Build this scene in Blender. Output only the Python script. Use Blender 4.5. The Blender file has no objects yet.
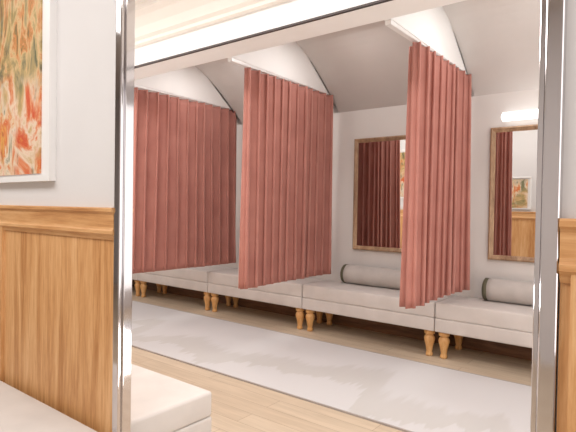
import bpy, bmesh, math, random
from mathutils import Vector, Matrix
random.seed(4)
S=bpy.context.scene
COL=S.collection
CY=-1.24; H=1.5

# ---------------------------------------------------------------- materials
def nm(name):
    m=bpy.data.materials.new(name); m.use_nodes=True
    nt=m.node_tree; b=nt.nodes['Principled BSDF']
    return m,nt,b
def rgb(r,g,b):
    f=lambda c:((c/255)/12.92 if c/255<=.04045 else ((c/255+.055)/1.055)**2.4)
    return (f(r),f(g),f(b),1)
def coords(nt,scale=(1,1,1),rot=(0,0,0)):
    mp=nt.nodes.new('ShaderNodeMapping')
    mp.inputs['Scale'].default_value=scale; mp.inputs['Rotation'].default_value=rot
    g=nt.nodes.new('ShaderNodeNewGeometry')
    nt.links.new(g.outputs['Position'],mp.inputs['Vector'])
    return mp
def noise(nt,vec,scale,detail=4,rough=.5,dist=0):
    n=nt.nodes.new('ShaderNodeTexNoise'); n.inputs['Scale'].default_value=scale
    n.inputs['Detail'].default_value=detail; n.inputs['Roughness'].default_value=rough
    n.inputs['Distortion'].default_value=dist
    nt.links.new(vec.outputs[0],n.inputs['Vector']); return n
def math_(nt,op,a,b=None,c=None):
    m=nt.nodes.new('ShaderNodeMath'); m.operation=op
    for i,x in enumerate((a,b,c)):
        if x is None: continue
        if isinstance(x,(int,float)): m.inputs[i].default_value=x
        else: nt.links.new(x,m.inputs[i])
    return m.outputs[0]
def ramp(nt,fac,stops,interp='LINEAR'):
    r=nt.nodes.new('ShaderNodeValToRGB'); cr=r.color_ramp; cr.interpolation=interp
    while len(cr.elements)<len(stops): cr.elements.new(.5)
    for e,(p,c) in zip(cr.elements,stops): e.position=p; e.color=c
    nt.links.new(fac,r.inputs[0]); return r
def bump(nt,b,h,strength=.2,dist=.01):
    bp=nt.nodes.new('ShaderNodeBump'); bp.inputs['Strength'].default_value=strength
    bp.inputs['Distance'].default_value=dist
    nt.links.new(h,bp.inputs['Height']); nt.links.new(bp.outputs[0],b.inputs['Normal'])
def plain(name,c,rough=.8,var=.03,nscale=3,metal=0,bs=.08,bscale=60):
    m,nt,b=nm(name); v=coords(nt)
    n=noise(nt,v,nscale)
    lo=tuple(x*(1-var*2) for x in c[:3])+(1,)
    hi=tuple(min(1,x*(1+var)) for x in c[:3])+(1,)
    r=ramp(nt,n.outputs[0],[(.3,lo),(.7,hi)])
    nt.links.new(r.outputs[0],b.inputs['Base Color'])
    b.inputs['Roughness'].default_value=rough; b.inputs['Metallic'].default_value=metal
    if bs:
        n2=noise(nt,v,bscale,3); bump(nt,b,n2.outputs[0],bs,.004)
    return m
def wood(name,dark,mid,light,scale,rough=.42):
    m,nt,b=nm(name); v=coords(nt,scale)
    n=noise(nt,v,1.0,6,.6,.6); n2=noise(nt,v,6.0,5,.7,.2)
    f=math_(nt,'MULTIPLY_ADD',n.outputs[0],.6,math_(nt,'MULTIPLY',n2.outputs[0],.4))
    r=ramp(nt,f,[(.36,dark),(.5,mid),(.64,light)])
    nt.links.new(r.outputs[0],b.inputs['Base Color'])
    b.inputs['Roughness'].default_value=rough
    bump(nt,b,n2.outputs[0],.12,.003)
    return m
M={}
M['wall']=plain('wall_paint',rgb(219,217,218),.85,.01)
M['wallback']=plain('back_wall_paint',rgb(223,219,216),.85,.01)
M['white']=plain('white_plaster',rgb(241,240,239),.8,.01)
M['slope']=plain('ceiling_grey_plaster',rgb(214,210,207),.7,.015)
M['cream']=plain('cream_plaster',rgb(232,227,220),.8,.01)
M['beige']=plain('beige_plaster',rgb(206,200,196),.8,.01)
M['oak']=wood('oak_panel',rgb(176,120,68),rgb(208,156,103),rgb(230,186,136),(14,14,.9),.5)
M['oakh']=wood('oak_rail',rgb(176,120,70),rgb(206,154,102),rgb(224,180,130),(.9,9,14),.5)
M['oakleg']=wood('oak_leg',rgb(194,138,78),rgb(218,168,108),rgb(232,190,134),(20,20,4))
M['frame']=wood('mirror_frame_wood',rgb(130,98,74),rgb(166,134,104),rgb(194,162,130),(12,12,2))
M['base']=wood('baseboard_wood',rgb(84,58,42),rgb(114,82,60),rgb(140,104,78),(1,9,9))
M['chrome'],nt,b=nm('polished_chrome')
b.inputs['Metallic'].default_value=1; b.inputs['Base Color'].default_value=rgb(214,211,213); b.inputs['Roughness'].default_value=.07
M['dark'],nt,b=nm('dark_metal'); b.inputs['Metallic'].default_value=.5
b.inputs['Base Color'].default_value=rgb(60,52,50); b.inputs['Roughness'].default_value=.4
M['glass'],nt,b=nm('mirror_glass'); b.inputs['Metallic'].default_value=1
b.inputs['Base Color'].default_value=rgb(215,213,210); b.inputs['Roughness'].default_value=.01
M['uph']=plain('seat_fabric',rgb(213,207,203),.92,.03,6,bs=.15,bscale=180)
M['bolster']=plain('bolster_fabric',rgb(196,190,186),.92,.04,10,bs=.2,bscale=180)
M['edge']=plain('rug_binding',rgb(170,162,158),.92,.04,10,bs=.2,bscale=180)
M['band']=plain('bolster_band_fabric',rgb(92,88,70),.85,.05,10,bs=.1,bscale=180)
M['trackw']=plain('track_metal',rgb(230,228,227),.35,.01,metal=.1,bs=0)
M['frwhite']=plain('white_lacquer',rgb(238,237,237),.35,.01,bs=0)
# velvet curtain
m,nt,b=nm('rose_velvet'); v=coords(nt,(1,1,1))
n=noise(nt,v,4,4,.5); r=ramp(nt,n.outputs[0],[(.3,rgb(176,117,106)),(.7,rgb(189,130,118))])
nt.links.new(r.outputs[0],b.inputs['Base Color']); b.inputs['Roughness'].default_value=.8
b.inputs['Sheen Weight'].default_value=.7; b.inputs['Sheen Roughness'].default_value=.3
b.inputs['Sheen Tint'].default_value=rgb(255,216,200)
n2=noise(nt,v,140,3); bump(nt,b,n2.outputs[0],.12,.003)
M['velvet']=m
# floor planks
m,nt,b=nm('oak_plank_floor'); v=coords(nt,(1,1,1))
br=nt.nodes.new('ShaderNodeTexBrick'); nt.links.new(v.outputs[0],br.inputs['Vector'])
br.inputs['Scale'].default_value=1; br.inputs['Brick Width'].default_value=1.6; br.inputs['Row Height'].default_value=.16
br.inputs['Mortar Size'].default_value=.002; br.inputs['Color1'].default_value=rgb(208,191,170)
br.inputs['Color2'].default_value=rgb(199,180,158); br.inputs['Mortar'].default_value=rgb(164,142,120)
v2=coords(nt,(1.2,14,1)); n=noise(nt,v2,1.5,6,.65,.4)
r=ramp(nt,n.outputs[0],[(.3,(.84,.82,.79,1)),(.7,(1.05,1.05,1.04,1))])
mx=nt.nodes.new('ShaderNodeMix'); mx.data_type='RGBA'; mx.blend_type='MULTIPLY'; mx.inputs[0].default_value=1
nt.links.new(br.outputs[0],mx.inputs[6]); nt.links.new(r.outputs[0],mx.inputs[7])
nt.links.new(mx.outputs[2],b.inputs['Base Color']); b.inputs['Roughness'].default_value=.5
M['floor']=m
# rug : pale wool with soft drips
m,nt,b=nm('rug_wool'); v=coords(nt,(1,1,1))
sx=nt.nodes.new('ShaderNodeSeparateXYZ'); nt.links.new(v.outputs[0],sx.inputs[0])
vx=coords(nt,(1,.15,1)); na=noise(nt,vx,1.3,1,.5)
vs_=coords(nt,(7,.3,1)); nb=noise(nt,vs_,1.4,2,.6)
f=math_(nt,'MULTIPLY_ADD',na.outputs[0],2.2,sx.outputs[1])
f=math_(nt,'MULTIPLY_ADD',nb.outputs[0],.6,f)
f=math_(nt,'MULTIPLY_ADD',f,1/3.0,-.8)
r=ramp(nt,f,[(0,rgb(204,202,203)),(.405,rgb(204,202,203)),(.42,rgb(195,192,190)),(.52,rgb(197,194,193)),(.56,rgb(205,203,204)),(1,rgb(207,205,206))])
nt.links.new(r.outputs[0],b.inputs['Base Color']); b.inputs['Roughness'].default_value=.95
n2=noise(nt,v,150,3); bump(nt,b,n2.outputs[0],.3,.004)
M['rug']=m
# abstract painting
m,nt,b=nm('abstract_paint'); v=coords(nt,(1.0,1.0,1.0))
n=noise(nt,v,2.4,6,.65,.8)
r=ramp(nt,n.outputs[0],[(.28,rgb(86,94,66)),(.38,rgb(150,138,92)),(.44,rgb(200,166,116)),(.50,rgb(228,206,184)),(.55,rgb(216,130,84)),(.60,rgb(202,76,46)),(.66,rgb(218,150,76)),(.74,rgb(160,52,42))])
v5=coords(nt,(3,1,1.2),(0,.6,0)); n3=noise(nt,v5,3.4,6,.65,.9)
r3=ramp(nt,n3.outputs[0],[(.36,rgb(124,124,92)),(.44,rgb(226,210,192)),(.52,rgb(222,186,144)),(.57,rgb(210,104,58)),(.64,rgb(222,166,88)),(.7,rgb(170,60,48))])
n4=noise(nt,v,3.2,3)
mx=nt.nodes.new('ShaderNodeMix'); mx.data_type='RGBA'
r4=ramp(nt,n4.outputs[0],[(.42,(0,0,0,1)),(.58,(1,1,1,1))])
nt.links.new(r4.outputs[0],mx.inputs[0]); nt.links.new(r.outputs[0],mx.inputs[6]); nt.links.new(r3.outputs[0],mx.inputs[7])
sz=nt.nodes.new('ShaderNodeSeparateXYZ'); nt.links.new(v.outputs[0],sz.inputs[0])
hf=math_(nt,'MULTIPLY_ADD',n4.outputs[0],.6,sz.outputs[2])
r6=ramp(nt,math_(nt,'SUBTRACT',hf,1.9),[(.42,(0,0,0,1)),(.62,(.85,.85,.85,1))])
mx2=nt.nodes.new('ShaderNodeMix'); mx2.data_type='RGBA'
r7=ramp(nt,n3.outputs[0],[(.38,rgb(84,88,58)),(.47,rgb(160,138,78)),(.54,rgb(210,180,132)),(.60,rgb(196,128,68)),(.66,rgb(112,104,62))])
nt.links.new(r6.outputs[0],mx2.inputs[0]); nt.links.new(mx.outputs[2],mx2.inputs[6]); nt.links.new(r7.outputs[0],mx2.inputs[7])
nt.links.new(mx2.outputs[2],b.inputs['Base Color']); b.inputs['Roughness'].default_value=.6
M['paint']=m
m,nt,b=nm('reflection_emission'); b.inputs['Emission Color'].default_value=(1,.99,.98,1); b.inputs['Emission Strength'].default_value=2.0
b.inputs['Base Color'].default_value=(1,1,1,1); M['reflection_glow']=m

# ---------------------------------------------------------------- mesh helpers
def mkobj(name,bm,mat,loc=(0,0,0),parent=None,smooth=False):
    me=bpy.data.meshes.new(name)
    bmesh.ops.recalc_face_normals(bm,faces=bm.faces)
    bm.to_mesh(me); bm.free()
    if smooth:
        for p in me.polygons: p.use_smooth=True
    me.materials.append(M[mat] if isinstance(mat,str) else mat)
    o=bpy.data.objects.new(name,me); COL.objects.link(o); o.location=loc
    if parent: o.parent=parent
    return o
def addbox(bm,x0,x1,y0,y1,z0,z1):
    vs=[bm.verts.new(p) for p in [(x0,y0,z0),(x1,y0,z0),(x1,y1,z0),(x0,y1,z0),(x0,y0,z1),(x1,y0,z1),(x1,y1,z1),(x0,y1,z1)]]
    fs=[(0,1,2,3),(4,5,6,7),(0,1,5,4),(1,2,6,5),(2,3,7,6),(3,0,4,7)]
    for f in fs: bm.faces.new([vs[i] for i in f])
def box(name,ext,mat,parent=None,bev=0,seg=2,smooth=False):
    bm=bmesh.new(); addbox(bm,*ext)
    bmesh.ops.recalc_face_normals(bm,faces=bm.faces)
    if bev: bmesh.ops.bevel(bm,geom=bm.edges[:],offset=bev,segments=seg,profile=.6,affect='EDGES')
    return mkobj(name,bm,mat,parent=parent,smooth=smooth)
def boxes(name,exts,mat,parent=None,bev=0):
    bm=bmesh.new()
    for e in exts: addbox(bm,*e)
    bmesh.ops.recalc_face_normals(bm,faces=bm.faces)
    if bev: bmesh.ops.bevel(bm,geom=bm.edges[:],offset=bev,segments=2,affect='EDGES')
    return mkobj(name,bm,mat,parent=parent)
def prism(name,prof,x0,x1,mat,parent=None,smooth=False):
    bm=bmesh.new()
    a=[bm.verts.new((x0,y,z)) for y,z in prof]; b_=[bm.verts.new((x1,y,z)) for y,z in prof]
    n=len(prof)
    for i in range(n): bm.faces.new((a[i],a[(i+1)%n],b_[(i+1)%n],b_[i]))
    bm.faces.new(a); bm.faces.new(b_[::-1])
    return mkobj(name,bm,mat,parent=parent,smooth=smooth)
def lathe(bm,prof,seg=20,axis='z',cx=0,cy=0,cz=0):
    rings=[]
    for r,t in prof:
        ring=[]
        for i in range(seg):
            a=2*math.pi*i/seg
            if axis=='z': p=(cx+r*math.cos(a),cy+r*math.sin(a),cz+t)
            else: p=(cx+t,cy+r*math.cos(a),cz+r*math.sin(a))
            ring.append(bm.verts.new(p))
        rings.append(ring)
    for k in range(len(rings)-1):
        for i in range(seg):
            bm.faces.new((rings[k][i],rings[k][(i+1)%seg],rings[k+1][(i+1)%seg],rings[k+1][i]))
    bm.faces.new(rings[0][::-1]); bm.faces.new(rings[-1])
def empty(name,loc,label,cat,group=None):
    e=bpy.data.objects.new(name,None); COL.objects.link(e); e.location=loc
    e.empty_display_size=.1
    e['label']=label; e['category']=cat
    if group: e['group']=group
    return e
def st(o): o['kind']='structure'; return o

# ---------------------------------------------------------------- shell
X0,X1=-9.0,2.6; YB=4.22; YF=-4.22; T=.03
OX0,OX1=-1.845,-.255; OZ0,OZ1=.06,2.85
st(box('floor',(X0,X1,YF,YB,-.1,0),'floor'))
st(box('wall_back',(X0,X1,YB,YB+.1,0,3.6),'wallback'))
st(box('wall_front',(X0,X1,YF-.1,YF,0,3.6),'wall'))
st(box('wall_left',(X0-.1,X0,YF-.1,YB+.1,0,3.6),'wall'))
st(box('wall_right',(X1,X1+.1,YF-.1,YB+.1,0,3.6),'wall'))
st(boxes('wall_middle',[(X0,OX0,0,T,0,3.45),(OX1,X1,0,T,0,3.45),(OX0,OX1,0,T,OZ1,3.45),(OX0,OX1,0,T,0,OZ0)],'wall'))
st(box('ceiling',(X0,X1,YF,1.62,3.45,3.55),'beige'))
st(prism('trim_1',[(1.55,3.45),(1.55,3.40),(1.62,3.40),(1.62,3.35),(1.70,3.33),(1.78,3.27),(1.82,3.20),(1.86,3.18),(1.86,3.15),(1.92,3.15),(1.92,3.45)],X0,X1,'cream'))
st(box('wall_soffit',(X0,X1,1.92,2.25,2.95,3.55),'white'))
st(box('trim_2',(X0,X1,1.905,1.93,2.938,2.955),'dark'))
ys=[(2.25,3.40),(3.15,3.40)]
N=12
for i in range(1,N+1):
    t=i/N
    p0=Vector((3.15,3.40));p1=Vector((3.5,3.36));p2=Vector((YB,2.72))
    p=p0*(1-t)**2+p1*2*t*(1-t)+p2*t*t
    ys.append((p.x,p.y))
st(prism('ceiling_stall',ys+[(YB,3.5),(2.25,3.5)],X0,X1,'slope'))
FX=[-1.8,-3.5,-5.2,-6.9,-.1,1.6]
for i,fx in enumerate(FX):
    st(prism('trim_%d'%(i+3),[(2.25,2.95)]+ys+[(YB,2.90)],fx-.03,fx+.03,'white'))
st(box('baseboard_back',(X0,X1,YB-.02,YB,0,.2),'base'))

def wainscot(n,xa,xb,side,stiles):
    f=lambda d:(-d if side<0 else T+d)
    def bx(x0,x1,d0,d1,z0,z1):
        ya,yb=f(d0),f(d1); return (x0,x1,min(ya,yb),max(ya,yb),z0,z1)
    st(boxes('trim_%d'%n,[bx(xa,xb,0,.012,.0,1.38)],'oak'))
    ex=[bx(x-.05,x+.05,.012,.030,.14,1.37) for x in stiles]
    o=boxes('trim_%d'%(n+1),ex,'oak'); st(o)
    pr=[(0,1.485),(.036,1.485),(.04,1.48),(.04,1.468),(.034,1.462),(.030,1.455),(.028,1.40),(.03,1.392),(.036,1.385),(.036,1.372),(.026,1.362),(.018,1.345),(0,1.345)]
    st(prism('trim_%d'%(n+2),[(f(d),z) for d,z in pr],xa,xb,'oakh'))
    st(boxes('trim_%d'%(n+3),[bx(xa,xb,.012,.03,0,.14)],'oakh'))
lst=[-3.03-1.1*k for k in range(0,5)]
wainscot(20,X0,OX0-.045,-1,lst); wainscot(30,X0,OX0-.045,1,lst)
rst=[.6,1.7]
wainscot(40,OX1+.052,X1,-1,[-.13]+rst); wainscot(50,OX1+.052,X1,1,[-.13]+rst)

# ---------------------------------------------------------------- big chrome mirror frame, left open: its reflected room is modelled behind
e=empty('mirror_opening',(OX0,0,OZ0),'tall open chrome frame standing in for a wall mirror, set in oak panelling','mirror')
def fr(ext,name,bev=.006):
    ext=(ext[0]-OX0,ext[1]-OX0,ext[2],ext[3],ext[4]-OZ0,ext[5]-OZ0)
    return box(name,ext,'chrome',parent=e,bev=bev,seg=3,smooth=False)
fr((OX0-.042,OX0,-.03,T,OZ0,OZ1),'frame_upright')
fr((OX0,OX0+.010,-.012,T,OZ0,OZ1),'frame_inner_strip',.003)
fr((OX1+.014,OX1+.05,-.03,T,OZ0,OZ1),'frame_upright')
fr((OX1,OX1+.013,-.018,T,OZ0,OZ1),'frame_inner_strip',.004)
fr((OX0-.042,OX1+.05,-.03,T,OZ1,OZ1+.055),'frame_top')
fr((OX0-.042,OX1+.05,-.03,T,OZ0-.055,OZ0),'frame_bottom')

# ---------------------------------------------------------------- benches
BD=.575; LH=.27; BHF=.565
def bench(loc,w,d,label,group,BH=.52,name='bench'):
    e=empty(name,loc,label,'bench',group)
    mid=LH+(BH-LH)*.46
    box('seat_base',(0,w,0,d,LH,mid),'uph',e,.014,3,True)
    bm=bmesh.new()
    bmesh.ops.create_grid(bm,x_segments=16,y_segments=8,size=.5)
    ret=bmesh.ops.extrude_face_region(bm,geom=bm.faces[:])
    ups=set(v for v in ret['geom'] if isinstance(v,bmesh.types.BMVert))
    for v in bm.verts: v.co.z = 1.0 if v in ups else 0.0
    z0=mid; z1=BH
    for v in bm.verts:
        u,vv=v.co.x*2,v.co.y*2
        t=v.co.z
        v.co.x=(v.co.x+.5)*w; v.co.y=(v.co.y+.5)*d
        v.co.z=z0+(z1-z0)*t + (.008*(1-u**4)*(1-vv**4) if t>.5 else 0)
    bmesh.ops.recalc_face_normals(bm,faces=bm.faces)
    sharp=[ed for ed in bm.edges if len(ed.link_faces)==2 and ed.calc_face_angle(0)>1.0]
    bmesh.ops.bevel(bm,geom=sharp,offset=.018,segments=4,profile=.5,affect='EDGES')
    mkobj('seat_cushion',bm,'uph',parent=e,smooth=True)
    prof=[(.03,0),(.036,.01),(.036,.03),(.028,.045),(.032,.06),(.040,.11),(.052,.155),(.056,.18),(.050,.2),(.036,.212),(.036,.22),(.052,.228),(.054,.24),(.054,LH)]
    lm=None
    for (lx,ly) in [(.072,.075),(w-.072,.075),(.072,d-.075),(w-.072,d-.075)]:
        if lm is None:
            bm=bmesh.new(); lathe(bm,prof,20); o=mkobj('leg',bm,'oakleg',parent=e,smooth=True); lm=o.data
        else:
            o=bpy.data.objects.new('leg',lm); COL.objects.link(o); o.parent=e
        o.location=(lx,ly,0); o['label']='turned oak leg'
    return e
joints=[1.4,-.26,-1.92,-3.58,-5.24,-6.90,-8.56]
for i in range(1,len(joints)):
    x0=joints[i]
    bench((x0+.004,YB-.02-BD-.004,0),joints[i-1]-joints[i]-.008,BD,'pale upholstered bench on turned oak legs against fitting room wall','row of fitting room benches',BHF)
xe=-1.925
bench((xe-1.9,-.04-.55,0),1.9,.545,'pale upholstered bench against oak panelling beside chrome mirror frame','panelling benches')
bench((xe-1.9,T+.035,0),1.9,.53,'pale upholstered bench end modelled as the reflection within the open chrome frame','panelling benches')

def bolster(x,L,label):
    R=.115; e=empty('bolster_cushion',(x,YB-.03-R,BHF+.008),label,'cushion','bolster cushions on benches')
    bm=bmesh.new(); lathe(bm,[(R*.985,.03),(R*1.0,.1),(R*1.0,L-.1),(R*.985,L-.03)],28,'x',0,0,R); mkobj('bolster_body',bm,'bolster',parent=e,smooth=True)
    for a,s in ((0,1),(L,-1)):
        bm=bmesh.new(); lathe(bm,[(R*.5,a-s*.004),(R*.9,a),(R*1.0,a+s*.008),(R*1.01,a+s*.045)],28,'x',0,0,R)
        o=mkobj('end_band',bm,'band',parent=e,smooth=True); o['label']='dark olive end band'
bolster(-3.26,.9,'grey bolster cushion with dark olive ends on bench')
bolster(-1.57,.9,'grey bolster cushion with dark olive ends on bench')
bolster(-4.85,.9,'grey bolster cushion with dark olive ends on bench')

def mirror(x,w,label):
    z0,z1=.985,2.36; e=empty('framed_mirror',(x,YB,z0),label,'mirror','fitting room wall mirrors')
    h=z1-z0; f=.05
    bm=bmesh.new()
    rings=[(0,0),(0,-.035),(.014,-.042),(.03,-.032),(f,-.022),(f,0)]
    R=[]
    for ins,y in rings:
        R.append([bm.verts.new(p) for p in [(ins,y,ins),(w-ins,y,ins),(w-ins,y,h-ins),(ins,y,h-ins)]])
    for k in range(len(R)):
        a,b_=R[k],R[(k+1)%len(R)]
        for i in range(4): bm.faces.new((a[i],a[(i+1)%4],b_[(i+1)%4],b_[i]))
    mkobj('frame',bm,'frame',parent=e)
    box('mirror_glass',(f,w-f,-.016,-.004,f,h-f),'glass',e)
mirror(-3.22,.80,'rectangular wall mirror in thin brown wooden frame above bench')
mirror(-1.58,.80,'rectangular wall mirror in thin brown wooden frame under glowing reflection bar')
mirror(-4.93,.80,'rectangular wall mirror in thin brown wooden frame above bench')

def bar(x,L):  # emissive bar stands in for a ceiling light's reflection
    e=empty('reflection_bar',(x,YB,2.455),'slim white glowing bar standing in for a ceiling light reflection above framed mirror','reflection_glow')
    box('mount',(.05,L-.05,-.03,0,-.02,.02),'trackw',e)
    bm=bmesh.new(); lathe(bm,[(.025,0),(.045,.012),(.045,L-.012),(.025,L)],20,'x',0,-.075,0)
    mkobj('glow_tube',bm,'reflection_glow',parent=e,smooth=True)
bar(-1.46,.6)

# ---------------------------------------------------------------- curtains
def curtain(x,y0,y1,label,folds,seed,amp):
    random.seed(seed)
    e=empty('curtain',(x,y0,.66),label,'curtain','rose fitting room curtains')
    L=y1-y0; zt=2.90-.66
    K=20; n=folds*K; nz=28
    cuts=[0]
    for _ in range(folds): cuts.append(cuts[-1]+random.uniform(.7,1.3))
    cuts=[c/cuts[-1] for c in cuts]
    am=[random.uniform(.65,1.2) for _ in range(folds+2)]
    bow=[random.uniform(-1,1) for _ in range(folds+2)]
    ph=[random.uniform(0,6) for _ in range(folds+2)]
    bm=bmesh.new(); g=[]
    for j in range(nz+1):
        t=j/nz; z=zt*t; row=[]
        for i in range(n+1):
            k=i/K; ki=min(int(k),folds-1); fk=k-ki
            s=cuts[ki]*(1-fk)+cuts[ki+1]*fk
            s=s*(.8)+(k/folds)*.2
            def L_(a): return a[ki]*(1-fk)+a[ki+1]*fk
            w=2*math.pi*fk
            A=amp*L_(am)*(1-.22*t)
            sn=math.sin(w)
            omega=.034*(1-.2*t)
            yy=s*L + omega*math.sin(2*w) + .02*L_(bow)*math.sin(t*2.6+L_(ph))*(1-t)
            flare=1+.03*(1-t)
            row.append(bm.verts.new((A*sn+.02*(1-t)*math.sin(4*s+seed), (yy-L/2)*flare+L/2-.015*(1-t), z+.010*sn*(1-t))))
        g.append(row)
    for j in range(nz):
        for i in range(n): bm.faces.new((g[j][i],g[j][i+1],g[j+1][i+1],g[j+1][i]))
    o=mkobj('drape',bm,'velvet',parent=e,smooth=True)
    sm=o.modifiers.new('s','SOLIDIFY'); sm.thickness=.004
    boxes('curtain_track',[(-.025,.025,2.26-y0,YB-.02-y0,zt+.012,2.95-.66),],'trackw',e,bev=.003)
curtain(-1.8,2.71,4.10,'dusty rose velvet curtain hanging in pleats between framed mirrors',9,3,.088)
curtain(-3.5,2.47,4.10,'wide dusty rose pleated velvet curtain above upholstered benches',12,8,.09)
curtain(-5.2,2.32,4.12,'dusty rose pleated velvet curtain hanging before sloped ceiling',12,5,.092)

# ---------------------------------------------------------------- rug
e=box('rug',(X0+.4,1.9,1.90,3.36,0,.012),'rug'); e['label']='long pale grey runner rug with abstract beige drips'; e['category']='rug'
e2=boxes('rug_edging',[(X0+.4,1.9,1.886,1.90,0,.013),(X0+.4,1.9,3.36,3.374,0,.013)],'edge'); e2.parent=e

# ---------------------------------------------------------------- paintings
def painting(x0,x1,z0,z1,side,label,m=1.0):
    y=0 if side<0 else T
    e=empty('painting',(x0,y,z0),label,'painting')
    w=x1-x0;h=z1-z0; s=side
    d=.035; fr_=.03*m
    def B(x0_,x1_,a,b_,c,d_): return (x0_,x1_,min(s*a,s*b_),max(s*a,s*b_),c,d_)
    boxes('frame',[B(0,w,0,d,0,fr_),B(0,w,0,d,h-fr_,h),B(0,fr_,0,d,fr_,h-fr_),B(w-fr_,w,0,d,fr_,h-fr_)],'frwhite',e)
    box('mount',B(fr_,w-fr_,0,.018,fr_,h-fr_),'frwhite',e)
    box('canvas',B(.075*m,w-.11*m,.018,.026,.04*m,h-.075*m),'paint',e)
painting(-3.6,-2.44,1.61,2.9,-1,'abstract orange, red and green painting in white frame')
painting(-4.85,-3.95,1.72,2.72,1,'abstract orange and green painting in white frame above panelling',.7)
painting(-2.66,-2.08,1.53,2.10,1,'small abstract orange painting in white frame above bench',.5)

# ---------------------------------------------------------------- lights
def area(name,loc,sx,sy,power,col=(1,.97,.94),rot=(0,0,0)):
    l=bpy.data.lights.new(name,'AREA'); l.shape='RECTANGLE'; l.size=sx; l.size_y=sy; l.energy=power; l.color=col
    o=bpy.data.objects.new(name,l); COL.objects.link(o); o.location=loc; o.rotation_euler=rot; return o
area('ceiling_light',(-3.2,.9,3.40),8,.5,124)
area('ceiling_light_near',(-2.4,-1.6,3.40),5,1.2,110,(1,.975,.94))
for x in (-.95,-2.65,-4.35,-6.05):
    area('stall_light',(x,3.0,3.36),.6,.3,12,(1,.97,.94))
area('added_up_fill',(.9,1.2,.1),2.0,1.6,42,(1,.98,.95),(math.radians(180),0,0))  # hidden upward fill, added to whiten the ceiling and soffit underside
area('added_up_fill',(-5.6,.8,.62),3.2,.5,40,(1,.98,.95),(math.radians(180),0,0))  # second upward fill, added out of view behind the left wall section
area('added_side_fill',(2.5,2.2,1.6),2.6,3.2,30,(1,.98,.96),(0,math.radians(90),0))  # added fill from the room's end, no window there; brightens curtains and fins
area('added_side_fill',(2.5,-2.0,1.8),2.6,3.2,45,(1,.98,.96),(0,math.radians(90),0))  # same added side fill for the near half of the room
w=bpy.data.worlds.new('world'); S.world=w; w.use_nodes=True
w.node_tree.nodes['Background'].inputs[0].default_value=(.9,.9,1,1); w.node_tree.nodes['Background'].inputs[1].default_value=.3
S.view_settings.view_transform='Standard'; S.view_settings.look='None'

# ---------------------------------------------------------------- camera
cam=bpy.data.cameras.new('camera'); co=bpy.data.objects.new('camera',cam); COL.objects.link(co); S.camera=co
cam.sensor_width=36; cam.lens=36*500/576; cam.clip_start=.05
yaw=math.radians(38.1); pitch=math.radians(-1.03); roll=math.radians(.93)
fw=Vector((-math.sin(yaw)*math.cos(pitch),math.cos(yaw)*math.cos(pitch),math.sin(pitch)))
r0=Vector((math.cos(yaw),math.sin(yaw),0)); u0=r0.cross(fw)
uc=math.cos(roll)*u0-math.sin(roll)*r0; rc=math.cos(roll)*r0+math.sin(roll)*u0
mt=Matrix(((rc.x,uc.x,-fw.x,0),(rc.y,uc.y,-fw.y,CY),(rc.z,uc.z,-fw.z,H),(0,0,0,1)))
co.matrix_world=mt
